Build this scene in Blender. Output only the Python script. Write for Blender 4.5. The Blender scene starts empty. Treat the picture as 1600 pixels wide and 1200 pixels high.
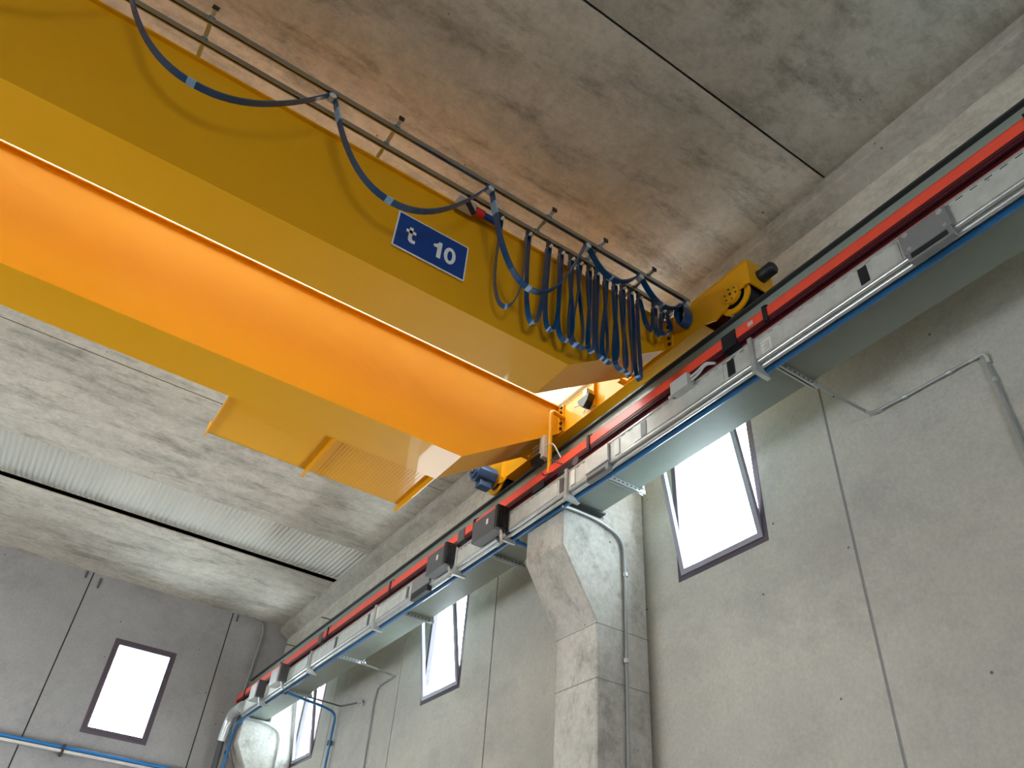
import bpy, bmesh, math, random
from mathutils import Vector, Matrix
random.seed(7)
R = math.radians
ZC = 1.6                       # eye height: all heights below are measured from the eye and lifted by this
SC = bpy.context.scene
COL = SC.collection

# ------------------------------------------------------------------ camera, world, light, exposure
cd = bpy.data.cameras.new('camera'); cam = bpy.data.objects.new('camera', cd); COL.objects.link(cam)
cd.sensor_width = 36.0; cd.lens = 1226.44 / 1600 * 36.0; cd.clip_start = 0.05; cd.clip_end = 300
AX = ((0.83056576, -0.55271468, 0.06831546), (-0.39586398, -0.49963307, 0.77049238), (-0.39172979, -0.66698822, -0.63377795))
rot = Matrix(AX).transposed().to_4x4()
cam.matrix_world = Matrix.Translation((0, 0, ZC)) @ rot
SC.camera = cam
SC.view_settings.view_transform = 'Standard'; SC.view_settings.look = 'None'
SC.view_settings.gamma = 1.0; SC.view_settings.use_curve_mapping = False
SC.view_settings.exposure = 0.1
SC.cycles.use_denoising = True
SC.cycles.max_bounces = 8; SC.cycles.diffuse_bounces = 5; SC.cycles.glossy_bounces = 4
SC.cycles.transparent_max_bounces = 8; SC.cycles.transmission_bounces = 6
SC.cycles.sample_clamp_indirect = 6.0
SC.cycles.caustics_reflective = False; SC.cycles.caustics_refractive = False

W = bpy.data.worlds.new('daylight'); SC.world = W; W.use_nodes = True
bg = W.node_tree.nodes['Background']; bg.inputs[0].default_value = (0.86, 0.945, 1.0, 1); bg.inputs[1].default_value = 17.0

def portal(x, y, z, sx, sy, rx, ry, rz):
    l = bpy.data.lights.new('daylight_portal', 'AREA'); l.shape = 'RECTANGLE'; l.size = sx; l.size_y = sy
    l.cycles.is_portal = True
    o = bpy.data.objects.new('daylight_portal', l); COL.objects.link(o)
    o.location = (x, y, z + ZC); o.rotation_euler = (rx, ry, rz)
WIN_SIDE = [(3.73, 4.78), (8.68, 9.70), (13.45, 14.42), (-1.2, -0.15), (-6.2, -5.15)]
WIN_END = [(1.37, 2.42), (-3.7, -2.65), (-7.2, -6.15)]
WZ0, WZ1 = 3.205, 4.745
for a, b in WIN_SIDE:
    portal(4.97, (a + b) / 2, 3.97, 1.54, 1.05, 0, R(90), 0)
for a, b in WIN_END:
    portal((a + b) / 2, 15.25, 3.97, 1.05, 1.54, R(-90), 0, 0)
sun = bpy.data.lights.new('sun', 'SUN'); sun.energy = 5.0; sun.angle = R(1.0); sun.color = (1.0, 0.90, 0.74)
so_ = bpy.data.objects.new('sun', sun); COL.objects.link(so_)
so_.rotation_euler = Vector((-0.56, -0.12, -0.80)).to_track_quat('-Z', 'Y').to_euler()
SIDE_DOOR = (8.2, 11.7, -1.6, 1.5)
portal(4.97, 9.95, -0.05, 3.1, 3.5, 0, R(90), 0)
LIGHT_OPENING = (-4.0, -0.6, -1.6, 1.6)          # opening added in the unseen wall behind the camera for daylight
portal(-2.3, -9.25, 0.0, 3.4, 3.2, R(90), 0, 0)
portal(-9.25, 7.6, 0.1, 3.4, 4.2, 0, R(-90), 0)
STRIPS = [(-1.75, -0.35), (4.72, 6.15), (11.05, 12.46)]
for a, b in STRIPS:
    portal(-2.4, (a + b) / 2, 6.1, 13.2, b - a, 0, 0, 0)

# ------------------------------------------------------------------ materials
def nt(name):
    m = bpy.data.materials.new(name); m.use_nodes = True
    t = m.node_tree; b = t.nodes['Principled BSDF']
    return m, t, b
def N(t, k, **kw):
    n = t.nodes.new(k)
    for a, v in kw.items(): setattr(n, a, v)
    return n
def pos(t, scale=(1, 1, 1)):
    g = N(t, 'ShaderNodeNewGeometry'); mp = N(t, 'ShaderNodeMapping'); mp.inputs['Scale'].default_value = scale
    t.links.new(g.outputs['Position'], mp.inputs['Vector']); return mp.outputs['Vector']
def noise(t, v, sc, det=6, rough=0.6, dist=0.0):
    n = N(t, 'ShaderNodeTexNoise'); n.inputs['Scale'].default_value = sc; n.inputs['Detail'].default_value = det
    n.inputs['Roughness'].default_value = rough; n.inputs['Distortion'].default_value = dist
    t.links.new(v, n.inputs['Vector']); return n.outputs['Fac']
def ramp(t, f, stops):
    r = N(t, 'ShaderNodeValToRGB'); e = r.color_ramp.elements
    while len(e) > 1: e.remove(e[-1])
    e[0].position = stops[0][0]; c = stops[0][1]; e[0].color = (*c, 1) if len(c) == 3 else c
    for p, c in stops[1:]:
        q = e.new(p); q.color = (*c, 1) if len(c) == 3 else c
    t.links.new(f, r.inputs[0]); return r.outputs[0]
def mix(t, f, a, b, mode='MIX'):
    m = N(t, 'ShaderNodeMix', data_type='RGBA', blend_type=mode)
    for s, v in ((0, f), (6, a), (7, b)):
        if isinstance(v, (int, float)): m.inputs[s].default_value = v
        elif isinstance(v, tuple): m.inputs[s].default_value = (*v, 1)
        else: t.links.new(v, m.inputs[s])
    return m.outputs[2]
def bump(t, b, h, st=0.3, d=0.01):
    n = N(t, 'ShaderNodeBump'); n.inputs['Strength'].default_value = st; n.inputs['Distance'].default_value = d
    t.links.new(h, n.inputs['Height']); t.links.new(n.outputs[0], b.inputs['Normal'])
def plain(name, c, rough=0.5, metal=0.0, coat=0.0, var=0.0):
    m, t, b = nt(name); b.inputs['Roughness'].default_value = rough; b.inputs['Metallic'].default_value = metal
    b.inputs['Coat Weight'].default_value = coat; b.inputs['Coat Roughness'].default_value = 0.08
    f = noise(t, pos(t), 9, 4)
    k = var or 0.06
    lo = tuple(x * (1 - k) for x in c); hi = tuple(min(1, x * (1 + k)) for x in c)
    t.links.new(ramp(t, f, [(0.3, lo), (0.7, hi)]), b.inputs['Base Color'])
    return m
def concrete(name, base, dark, stain, stretch=(1, 1, 1), blotch=0.8, bst=0.25, fine=30, spots=1.0):
    m, t, b = nt(name); b.inputs['Roughness'].default_value = 0.85; b.inputs['Specular IOR Level'].default_value = 0.25
    v = pos(t, stretch); v1 = pos(t)
    c = ramp(t, noise(t, v, blotch, 8, 0.62, 0.15), [(0.30, dark), (0.52, base), (0.75, tuple(min(1, x * 1.13) for x in base))])
    f2 = ramp(t, noise(t, v, blotch * 2.7, 9, 0.75, 0.1), [(0.50, (0, 0, 0)), (0.70, (0.85, 0.85, 0.85))])
    c = mix(t, f2, c, stain)
    f3 = ramp(t, noise(t, v1, fine, 6, 0.7), [(0.25, (0.86, 0.86, 0.86)), (0.75, (1.08, 1.08, 1.08))])
    c = mix(t, 1.0, c, f3, 'MULTIPLY')
    f4 = ramp(t, noise(t, v1, 5.5, 8, 0.8), [(0.36, (0.80, 0.79, 0.77)), (0.55, (1.0, 1.0, 1.0)), (0.72, (1.07, 1.07, 1.06))])
    c = mix(t, spots, c, f4, 'MULTIPLY')
    vo = N(t, 'ShaderNodeTexVoronoi'); vo.inputs['Scale'].default_value = 3.1; vo.inputs['Randomness'].default_value = 1.0
    t.links.new(v1, vo.inputs['Vector'])
    pits = ramp(t, vo.outputs['Distance'], [(0.0, (0.25, 0.25, 0.25)), (0.028, (0.35, 0.35, 0.35)), (0.04, (1, 1, 1))])
    c = mix(t, 1.0, c, pits, 'MULTIPLY')
    t.links.new(c, b.inputs['Base Color'])
    bump(t, b, noise(t, v1, fine, 8, 0.75), bst, 0.02)
    return m
M = {}
M['ceiling'] = concrete('ceiling_concrete', (0.58, 0.53, 0.45), (0.43, 0.395, 0.34), (0.22, 0.20, 0.165), (0.45, 1.5, 1), 1.0, 0.12, 16)
M['ceiling_shaded'] = concrete('shaded_ceiling_concrete', (0.42, 0.39, 0.33), (0.32, 0.30, 0.25), (0.17, 0.16, 0.13), (0.6, 1.2, 1), 0.9, 0.1, 14)  # darker copy of the slab concrete; weaker light put into the colour
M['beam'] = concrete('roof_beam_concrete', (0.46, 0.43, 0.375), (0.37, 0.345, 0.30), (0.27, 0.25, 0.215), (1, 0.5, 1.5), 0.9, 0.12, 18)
M['beam_stem'] = concrete('beam_stem_lit_concrete', (0.58, 0.54, 0.46), (0.49, 0.455, 0.39), (0.36, 0.33, 0.28), (1, 0.4, 1.5), 0.9, 0.12, 18)  # beam concrete lightened where the stem face is lit more
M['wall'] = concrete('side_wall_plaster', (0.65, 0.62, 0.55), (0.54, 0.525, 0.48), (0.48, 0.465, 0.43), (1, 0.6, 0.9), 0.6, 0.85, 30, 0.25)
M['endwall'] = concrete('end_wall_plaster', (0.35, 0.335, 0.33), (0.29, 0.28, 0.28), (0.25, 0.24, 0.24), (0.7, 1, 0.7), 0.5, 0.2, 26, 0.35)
M['column'] = concrete('column_concrete', (0.57, 0.55, 0.505), (0.47, 0.45, 0.405), (0.27, 0.25, 0.22), (1, 1, 0.7), 1.6, 0.12, 22, 0.6)
M['floor'] = concrete('floor_concrete', (0.155, 0.12, 0.08), (0.13, 0.10, 0.067), (0.10, 0.08, 0.054), (1, 1, 1), 0.5, 0.05, 12)
def yellow():
    m, t, b = nt('crane_yellow_paint'); v = pos(t)
    t.links.new(ramp(t, noise(t, v, 0.9, 3), [(0.3, (0.74, 0.345, 0.002)), (0.7, (0.78, 0.365, 0.003))]), b.inputs['Base Color'])
    b.inputs['Roughness'].default_value = 0.5; b.inputs['Specular IOR Level'].default_value = 0.2; b.inputs['Coat Weight'].default_value = 0.30; b.inputs['Coat Roughness'].default_value = 0.04
    bump(t, b, noise(t, pos(t, (0.8, 1.4, 1)), 2.6, 2, 0.45, 0.8), 0.10, 0.06)
    return m
M['yellow'] = yellow()
M['green'] = plain('runway_grey_green_paint', (0.235, 0.27, 0.235), 0.42, 0, 0.25, 0.05)
M['railtop'] = plain('worn_rail_steel', (0.20, 0.16, 0.13), 0.5, 0.6)
M['galv'] = plain('galvanised_steel', (0.52, 0.54, 0.53), 0.42, 0.55, 0, 0.16)
M['galv_light'] = plain('bright_galvanised', (0.66, 0.68, 0.68), 0.3, 0.7, 0, 0.1)
M['duct'] = plain('trunking_sheet_steel', (0.56, 0.57, 0.54), 0.5, 0.25, 0, 0.12)
M['plastic_grey'] = plain('grey_plastic', (0.20, 0.20, 0.205), 0.45)
M['plastic_dark'] = plain('dark_grey_box', (0.085, 0.085, 0.09), 0.4)
M['plastic_light'] = plain('light_grey_plastic', (0.52, 0.52, 0.50), 0.4)
M['black'] = plain('black_rubber', (0.012, 0.013, 0.018), 0.45)
M['red'] = plain('red_conductor_cover', (0.86, 0.085, 0.045), 0.38, 0, 0.2)
M['maroon'] = plain('dark_conductor_slot', (0.075, 0.006, 0.012), 0.5)
M['bluepipe'] = plain('blue_pipe_paint', (0.015, 0.16, 0.42), 0.28, 0, 0.5)
M['cable'] = plain('blue_flat_cable', (0.005, 0.06, 0.17), 0.3, 0, 0.3)
M['tape'] = plain('pale_blue_tape', (0.25, 0.42, 0.62), 0.35)
M['pipe'] = plain('grey_conduit', (0.36, 0.37, 0.37), 0.35, 0.3)
M['chrome'] = plain('zinc_rail', (0.42, 0.43, 0.42), 0.25, 0.85)
M['darksteel'] = plain('dark_steel', (0.05, 0.05, 0.055), 0.4, 0.5)
M['white'] = plain('white_plastic', (0.82, 0.82, 0.80), 0.4)
M['signblue'] = plain('sign_blue', (0.0, 0.045, 0.25), 0.35)
M['redplastic'] = plain('red_switch', (0.62, 0.015, 0.02), 0.4)
M['motor'] = plain('motor_blue', (0.02, 0.075, 0.20), 0.35, 0, 0.3)
M['frame'] = plain('window_frame_brown', (0.075, 0.055, 0.075), 0.35)
M['sash'] = plain('sash_glow_tint', (0.30, 0.28, 0.34), 0.35)  # paler than the frame: window glow put into the sash colour
M['seal'] = plain('joint_sealant', (0.24, 0.235, 0.23), 0.7)
M['joint'] = plain('dark_joint', (0.03, 0.03, 0.03), 0.9)
M['label'] = plain('paper_label', (0.72, 0.70, 0.64), 0.6)
M['ink'] = plain('label_ink', (0.15, 0.15, 0.15), 0.6)
M['pink'] = plain('pink_render', (0.06, 0.012, 0.03), 0.7)
def glassm():
    m = bpy.data.materials.new('window_glass'); m.use_nodes = True; t = m.node_tree; t.nodes.clear()
    o = N(t, 'ShaderNodeOutputMaterial'); mx = N(t, 'ShaderNodeMixShader'); tr = N(t, 'ShaderNodeBsdfTransparent'); gl = N(t, 'ShaderNodeBsdfGlossy')
    tr.inputs[0].default_value = (0.90, 0.96, 0.97, 1); gl.inputs['Roughness'].default_value = 0.02
    fr = N(t, 'ShaderNodeLayerWeight'); fr.inputs['Blend'].default_value = 0.5
    pw = N(t, 'ShaderNodeMath', operation='POWER'); pw.inputs[1].default_value = 5.0; t.links.new(fr.outputs['Facing'], pw.inputs[0])
    ad = N(t, 'ShaderNodeMath', operation='MULTIPLY_ADD'); ad.inputs[1].default_value = 0.75; ad.inputs[2].default_value = 0.04; t.links.new(pw.outputs[0], ad.inputs[0])
    t.links.new(ad.outputs[0], mx.inputs[0]); t.links.new(tr.outputs[0], mx.inputs[1]); t.links.new(gl.outputs[0], mx.inputs[2]); t.links.new(mx.outputs[0], o.inputs[0])
    return m
M['glass'] = glassm()
def sheet(name, clear, trans, col):
    m = bpy.data.materials.new(name); m.use_nodes = True; t = m.node_tree; t.nodes.clear()
    o = N(t, 'ShaderNodeOutputMaterial'); a = N(t, 'ShaderNodeMixShader'); c = N(t, 'ShaderNodeMixShader')
    d = N(t, 'ShaderNodeBsdfDiffuse'); d.inputs[0].default_value = (*col, 1)
    tl = N(t, 'ShaderNodeBsdfTranslucent'); tp = N(t, 'ShaderNodeBsdfTransparent')
    f = ramp(t, noise(t, pos(t, (0.55, 0.2, 1)), 1.3, 3), [(0.45, (0.50, 0.475, 0.43)), (0.68, (1, 0.97, 0.90))])
    t.links.new(f, tl.inputs[0])
    a.inputs[0].default_value = trans; c.inputs[0].default_value = clear
    t.links.new(d.outputs[0], a.inputs[1]); t.links.new(tl.outputs[0], a.inputs[2])
    t.links.new(a.outputs[0], c.inputs[1]); t.links.new(tp.outputs[0], c.inputs[2]); t.links.new(c.outputs[0], o.inputs[0])
    return m
M['sheet'] = sheet('corrugated_fibreglass', 0.0, 0.065, (0.56, 0.545, 0.49))
M['sheet_clear'] = sheet('clear_corrugated_sheet', 0.34, 0.8, (0.62, 0.62, 0.60))

# ------------------------------------------------------------------ mesh builder
class MB:
    def __init__(s): s.v = []; s.f = []; s.sm = []
    def add(s, vs, fs, smooth=False):
        o = len(s.v); s.v += [tuple(p) for p in vs]
        s.f += [tuple(o + i for i in f) for f in fs]; s.sm += [smooth] * len(fs)
    def box(s, x0, x1, y0, y1, z0, z1):
        s.add([(x0, y0, z0), (x1, y0, z0), (x1, y1, z0), (x0, y1, z0), (x0, y0, z1), (x1, y0, z1), (x1, y1, z1), (x0, y1, z1)],
              [(0, 3, 2, 1), (4, 5, 6, 7), (0, 1, 5, 4), (1, 2, 6, 5), (2, 3, 7, 6), (3, 0, 4, 7)]); return s
    def prism(s, poly, axis, a, b, smooth=False):
        # poly: 2D points in the plane across the axis ('x': (y,z), 'y': (x,z), 'z': (x,y))
        def P(p, c):
            return {'x': (c, p[0], p[1]), 'y': (p[0], c, p[1]), 'z': (p[0], p[1], c)}[axis]
        n = len(poly)
        s.add([P(p, a) for p in poly] + [P(p, b) for p in poly], [tuple(range(n))[::-1], tuple(range(n, 2 * n))])
        s.add([P(p, a) for p in poly] + [P(p, b) for p in poly], [(i, (i + 1) % n, n + (i + 1) % n, n + i) for i in range(n)], smooth); return s
    def tube(s, pts, r, n=12, cap=True):
        pts = [Vector(p) for p in pts]; rings = []
        up = None
        for i, p in enumerate(pts):
            d = (pts[min(i + 1, len(pts) - 1)] - pts[max(i - 1, 0)]).normalized()
            if up is None:
                up = Vector((0, 0, 1)) if abs(d.z) < 0.9 else Vector((1, 0, 0))
            a = d.cross(up).normalized(); up = a.cross(d).normalized()
            rr = r[i] if isinstance(r, (list, tuple)) else r
            rings.append([p + (a * math.cos(t) + up * math.sin(t)) * rr for t in [2 * math.pi * k / n for k in range(n)]])
        vs = [q for g in rings for q in g]
        s.add(vs, [(i * n + k, i * n + (k + 1) % n, (i + 1) * n + (k + 1) % n, (i + 1) * n + k) for i in range(len(pts) - 1) for k in range(n)], True)
        if cap:
            s.add(rings[0], [tuple(range(n))[::-1]]); s.add(rings[-1], [tuple(range(n))])
        return s
    def cyl(s, p, q, r, n=20): return s.tube([p, q], r, n)
    def ribbon(s, pts, wdirs, w, th):
        pts = [Vector(p) for p in pts]; vs = []
        for i, p in enumerate(pts):
            d = (pts[min(i + 1, len(pts) - 1)] - pts[max(i - 1, 0)]).normalized()
            wd = Vector(wdirs[i]) if isinstance(wdirs, list) else Vector(wdirs)
            wd = (wd - d * wd.dot(d)).normalized(); nn = d.cross(wd)
            for a, b in ((-1, -1), (1, -1), (1, 1), (-1, 1)):
                vs.append(p + wd * (a * w / 2) + nn * (b * th / 2))
        m = len(pts)
        s.add(vs, [(i * 4 + k, i * 4 + (k + 1) % 4, (i + 1) * 4 + (k + 1) % 4, (i + 1) * 4 + k) for i in range(m - 1) for k in range(4)] + [(3, 2, 1, 0), tuple((m - 1) * 4 + k for k in range(4))])
        return s
    def build(s, name, mat, parent=None, bevel=0, label=None, kind=None, seg=2):
        o0 = Vector(parent['_o']) if parent is not None and '_o' in parent else Vector((0, 0, 0))
        own = Vector((0, 0, 0))
        me = bpy.data.meshes.new(name)
        if parent is None and s.v:
            own = Vector((min(p[0] for p in s.v), min(p[1] for p in s.v), min(p[2] for p in s.v)))
            own = (own + Vector((max(p[0] for p in s.v), max(p[1] for p in s.v), min(p[2] for p in s.v)))) / 2
        me.from_pydata([(p[0] - o0.x - own.x, p[1] - o0.y - own.y, p[2] - o0.z - own.z) for p in s.v], [], s.f)
        me.update()
        for i, q in enumerate(s.sm): me.polygons[i].use_smooth = q
        bm = bmesh.new(); bm.from_mesh(me)
        if bevel: bmesh.ops.remove_doubles(bm, verts=bm.verts, dist=1e-5)
        bmesh.ops.recalc_face_normals(bm, faces=bm.faces)
        bm.to_mesh(me); bm.free()
        me.materials.append(M[mat] if isinstance(mat, str) else mat)
        o = bpy.data.objects.new(name, me); COL.objects.link(o)
        if parent is not None: o.parent = parent
        else: o.location = own + Vector((0, 0, ZC))
        o['_o'] = tuple(o0) if parent is not None else tuple(own)
        if bevel:
            b = o.modifiers.new('edge', 'BEVEL'); b.width = bevel; b.segments = seg; b.limit_method = 'ANGLE'; b.angle_limit = R(40)
        if label: o['label'] = label
        if kind: o['kind'] = kind
        return o
def thing(name, loc, label, cat, group=None, kind=None):
    o = bpy.data.objects.new(name, None); COL.objects.link(o); o.empty_display_size = 0.1
    o.location = Vector(loc) + Vector((0, 0, ZC)); o['_o'] = tuple(loc)
    o['label'] = label
    if cat: o['category'] = cat
    if group: o['group'] = group
    if kind: o['kind'] = kind
    return o
def tag(o, label, cat=None, group=None, kind=None):
    o['label'] = label
    if cat: o['category'] = cat
    if group: o['group'] = group
    if kind: o['kind'] = kind
    return o
def dup(root, loc, label=None, group=None):
    r = root.copy(); COL.objects.link(r); r.location = Vector(loc) + Vector((0, 0, ZC)); r['_o'] = tuple(loc)
    if label: r['label'] = label
    if group: r['group'] = group
    for ch in list(root.children):
        c = ch.copy(); COL.objects.link(c); c.parent = r
        for g in list(ch.children):
            d = g.copy(); COL.objects.link(d); d.parent = c
    return r
def fillet(pts, r, n=6):
    P = [Vector(p) for p in pts]; out = [P[0]]
    for i in range(1, len(P) - 1):
        a = (P[i - 1] - P[i]); b = (P[i + 1] - P[i]); k = min(r, a.length * 0.45, b.length * 0.45)
        s = P[i] + a.normalized() * k; e = P[i] + b.normalized() * k
        for j in range(n + 1):
            t = j / n; out.append(s * (1 - t) ** 2 + P[i] * 2 * t * (1 - t) + e * t * t)
    out.append(P[-1]); return out
def circle2(cx, cy, r, n=24, a0=0, a1=360): return [(cx + r * math.cos(R(a0 + (a1 - a0) * k / n)), cy + r * math.sin(R(a0 + (a1 - a0) * k / n))) for k in range(n if a1 - a0 == 360 else n + 1)]

# ------------------------------------------------------------------ dimensions (metres, heights from the eye)
WX, EY, HC = 4.73, 15.0, 5.725       # side wall, end wall, ceiling
XL, YB = -9.0, -9.0                  # far side and back of the hall
FZ = -ZC
T = 0.2

# ------------------------------------------------------------------ setting
MB().box(XL - 1, WX + 1, YB - 1, EY + 1, FZ - 0.2, FZ).build('floor', 'floor', kind='structure', label='pale concrete floor of the hall')
def wall_panels(name, mat, axis, at, depth, joints, z0, z1, openings, label):
    """panels between joints along the wall, each with at most one opening (u0,u1,v0,v1)"""
    m = MB(); g = 0.011
    def bx(u0, u1, v0, v1):
        if u1 - u0 < 1e-4 or v1 - v0 < 1e-4: return
        if axis == 'x': m.box(min(at, at + depth), max(at, at + depth), u0, u1, v0, v1)
        else: m.box(u0, u1, min(at, at + depth), max(at, at + depth), v0, v1)
    for a, b in zip(joints[:-1], joints[1:]):
        a2, b2 = a + g, b - g
        ops = [(max(o[0], a2), min(o[1], b2), o[2], o[3]) for o in openings if o[0] < b2 and o[1] > a2]
        us = sorted({a2, b2} | {o[0] for o in ops} | {o[1] for o in ops})
        for p, q in zip(us[:-1], us[1:]):
            z = z0
            for o in sorted((o for o in ops if o[0] <= p + 1e-6 and o[1] >= q - 1e-6), key=lambda o: o[2]):
                bx(p, q, z, o[2]); z = o[3]
            bx(p, q, z, z1)
    return m.build(name, mat, kind='structure', label=label)
JY = [YB, -7.0, -4.48, -1.99, 0.5, 2.99, 5.48, 7.97, 10.48, 12.93, EY]
wall_panels('wall_right', 'wall', 'x', WX, T, JY, FZ, HC + 0.3, [(a, b, WZ0, WZ1) for a, b in WIN_SIDE] + [(8.2, 10.5, -1.6, 1.5), (10.47, 11.7, -1.6, 1.5)], 'rough grey plastered side wall of tall panels')
JX = [XL, -7.0, -4.46, -1.92, 0.62, 3.16, WX + T]
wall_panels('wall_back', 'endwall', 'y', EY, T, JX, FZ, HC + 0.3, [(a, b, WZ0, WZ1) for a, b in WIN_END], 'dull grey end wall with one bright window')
wall_panels('wall_left', 'wall', 'x', XL, -T, JY, FZ, HC + 0.3, [(5.5, 9.7, FZ, 1.8)], 'opposite side wall with a wide opening added for daylight')  # unseen opening added to brighten the far ceiling and side wall
wall_panels('wall_front', 'endwall', 'y', YB, -T, [XL, WX + T], FZ, HC + 0.3, [(LIGHT_OPENING[0], LIGHT_OPENING[1], LIGHT_OPENING[2], LIGHT_OPENING[3])], 'wall behind the viewer with an opening added for daylight')
n_tr = 1
for y in JY[1:-1]:
    wide = 0.019 if abs(y - 2.99) < 0.01 else 0.012
    m = MB().box(WX + 0.004 if wide > 0.015 else WX + 0.012, WX + 0.06, y - wide, y + wide, 1.5 if 8.2 < y < 11.7 else FZ, HC + 0.2)
    m.build('trim_%d' % n_tr, 'seal' if wide > 0.015 else 'joint', kind='structure', label='sealant strip in a side wall panel joint'); n_tr += 1
for x in JX[1:-1]:
    MB().box(x - 0.012, x + 0.012, EY + 0.012, EY + 0.06, FZ, HC + 0.2).build('trim_%d' % n_tr, 'joint', kind='structure', label='dark panel joint in the end wall'); n_tr += 1

# ceiling slabs, running across the hall
m = MB(); edges = [(YB - 0.2, -4.2), (-4.18, -1.75), (-0.35, 2.085), (2.105, 4.72), (6.15, 8.585), (8.603, 11.05), (12.46, EY + 0.2)]
for a, b in edges[3:]: m.box(XL - 0.2, WX + 0.2, a, b, HC, HC + 0.075)
m.build('ceiling', 'ceiling', kind='structure', label='stained concrete roof slabs')
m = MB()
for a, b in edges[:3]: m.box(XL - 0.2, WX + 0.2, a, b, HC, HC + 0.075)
m.build('ceiling', 'ceiling_shaded', kind='structure', label='concrete roof slabs before the first joint, weaker light put into their colour')
MB().box(XL - 0.2, WX + 0.2, -4.19, -4.17, HC + 0.02, HC + 0.09).box(XL - 0.2, WX + 0.2, 2.08, 2.11, HC + 0.03, HC + 0.09).box(XL - 0.2, WX + 0.2, 8.58, 8.61, HC + 0.03, HC + 0.09).build('trim_%d' % n_tr, 'joint', kind='structure', label='dark gaps between roof slabs'); n_tr += 1
def corrugated(name, a, b, mat, label):
    m = MB(); x = XL; pts = []; p = 0.076; k = 0
    while x < WX + 0.1:
        pts.append((x, HC + 0.100 + 0.014 * math.sin(2 * math.pi * x / p))); x += p / 6
    vs = [(q[0], a - 0.12, q[1]) for q in pts] + [(q[0], b + 0.12, q[1]) for q in pts]; n = len(pts)
    m.add(vs, [(i, i + 1, n + i + 1, n + i) for i in range(n - 1)], True)
    o = m.build(name, mat, kind='structure', label=label)
    sd = o.modifiers.new('thick', 'SOLIDIFY'); sd.thickness = 0.004
    return o
corrugated('roof_light_strip', 11.05, 12.46, 'sheet', 'corrugated pale roof light strip across the ceiling')
corrugated('roof_light_strip', 4.72, 6.15, 'sheet_clear', 'corrugated roof light strip above the crane')
corrugated('roof_light_strip', -1.75, -0.35, 'sheet', 'corrugated roof light strip behind the viewer')

for a, b in STRIPS:
    MB().box(XL, 4.3, b + 0.0, b + 0.04, HC + 0.02, HC + 0.086).box(XL, 4.3, a - 0.04, a, HC + 0.02, HC + 0.086).build('trim_%d' % n_tr, 'joint', kind='structure', label='dark filler board added to darken the gap at a roof light strip'); n_tr += 1  # boards added to keep the gap under the sheet edges dark
# roof edge beam along the side wall
prof = [(4.10, HC - 0.001), (4.10, 5.60), (4.115, 5.585), (4.265, 5.505), (4.275, 5.498), (4.60, 5.498), (4.60, HC - 0.001)]
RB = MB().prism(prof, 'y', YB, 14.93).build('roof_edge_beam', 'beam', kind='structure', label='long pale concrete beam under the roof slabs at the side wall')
MB().box(4.278, 4.60, YB, 14.93, 5.12, 5.498).build('beam_stem', 'beam_stem', RB, label='lower part of the roof edge beam, coloured lighter as if better lit')

# columns with a corbel towards the hall
def column(y0, y1, label):
    m = MB()
    p = [(4.12, FZ), (4.12, 2.805), (3.725, 3.42), (3.725, 3.845), (4.19, 3.845), (4.19, 5.115), (4.71, 5.115), (4.71, FZ)]
    m.prism(p, 'y', y0, y1)
    o = m.build('column', 'column', bevel=0.012, kind='structure', label=label, seg=1)
    j = MB()
    for z in (2.79, 2.315):
        j.box(4.1185, 4.7115, y0 - 0.0012, y1 + 0.0012, z - 0.004, z + 0.004)
    q = j.build('pour_line', 'seal', o)
    return o
column(5.20, 5.79, 'concrete column with a bent corbel carrying the runway beam')
column(14.40, 14.97, 'far concrete column in the corner carrying the runway beam')

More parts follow.
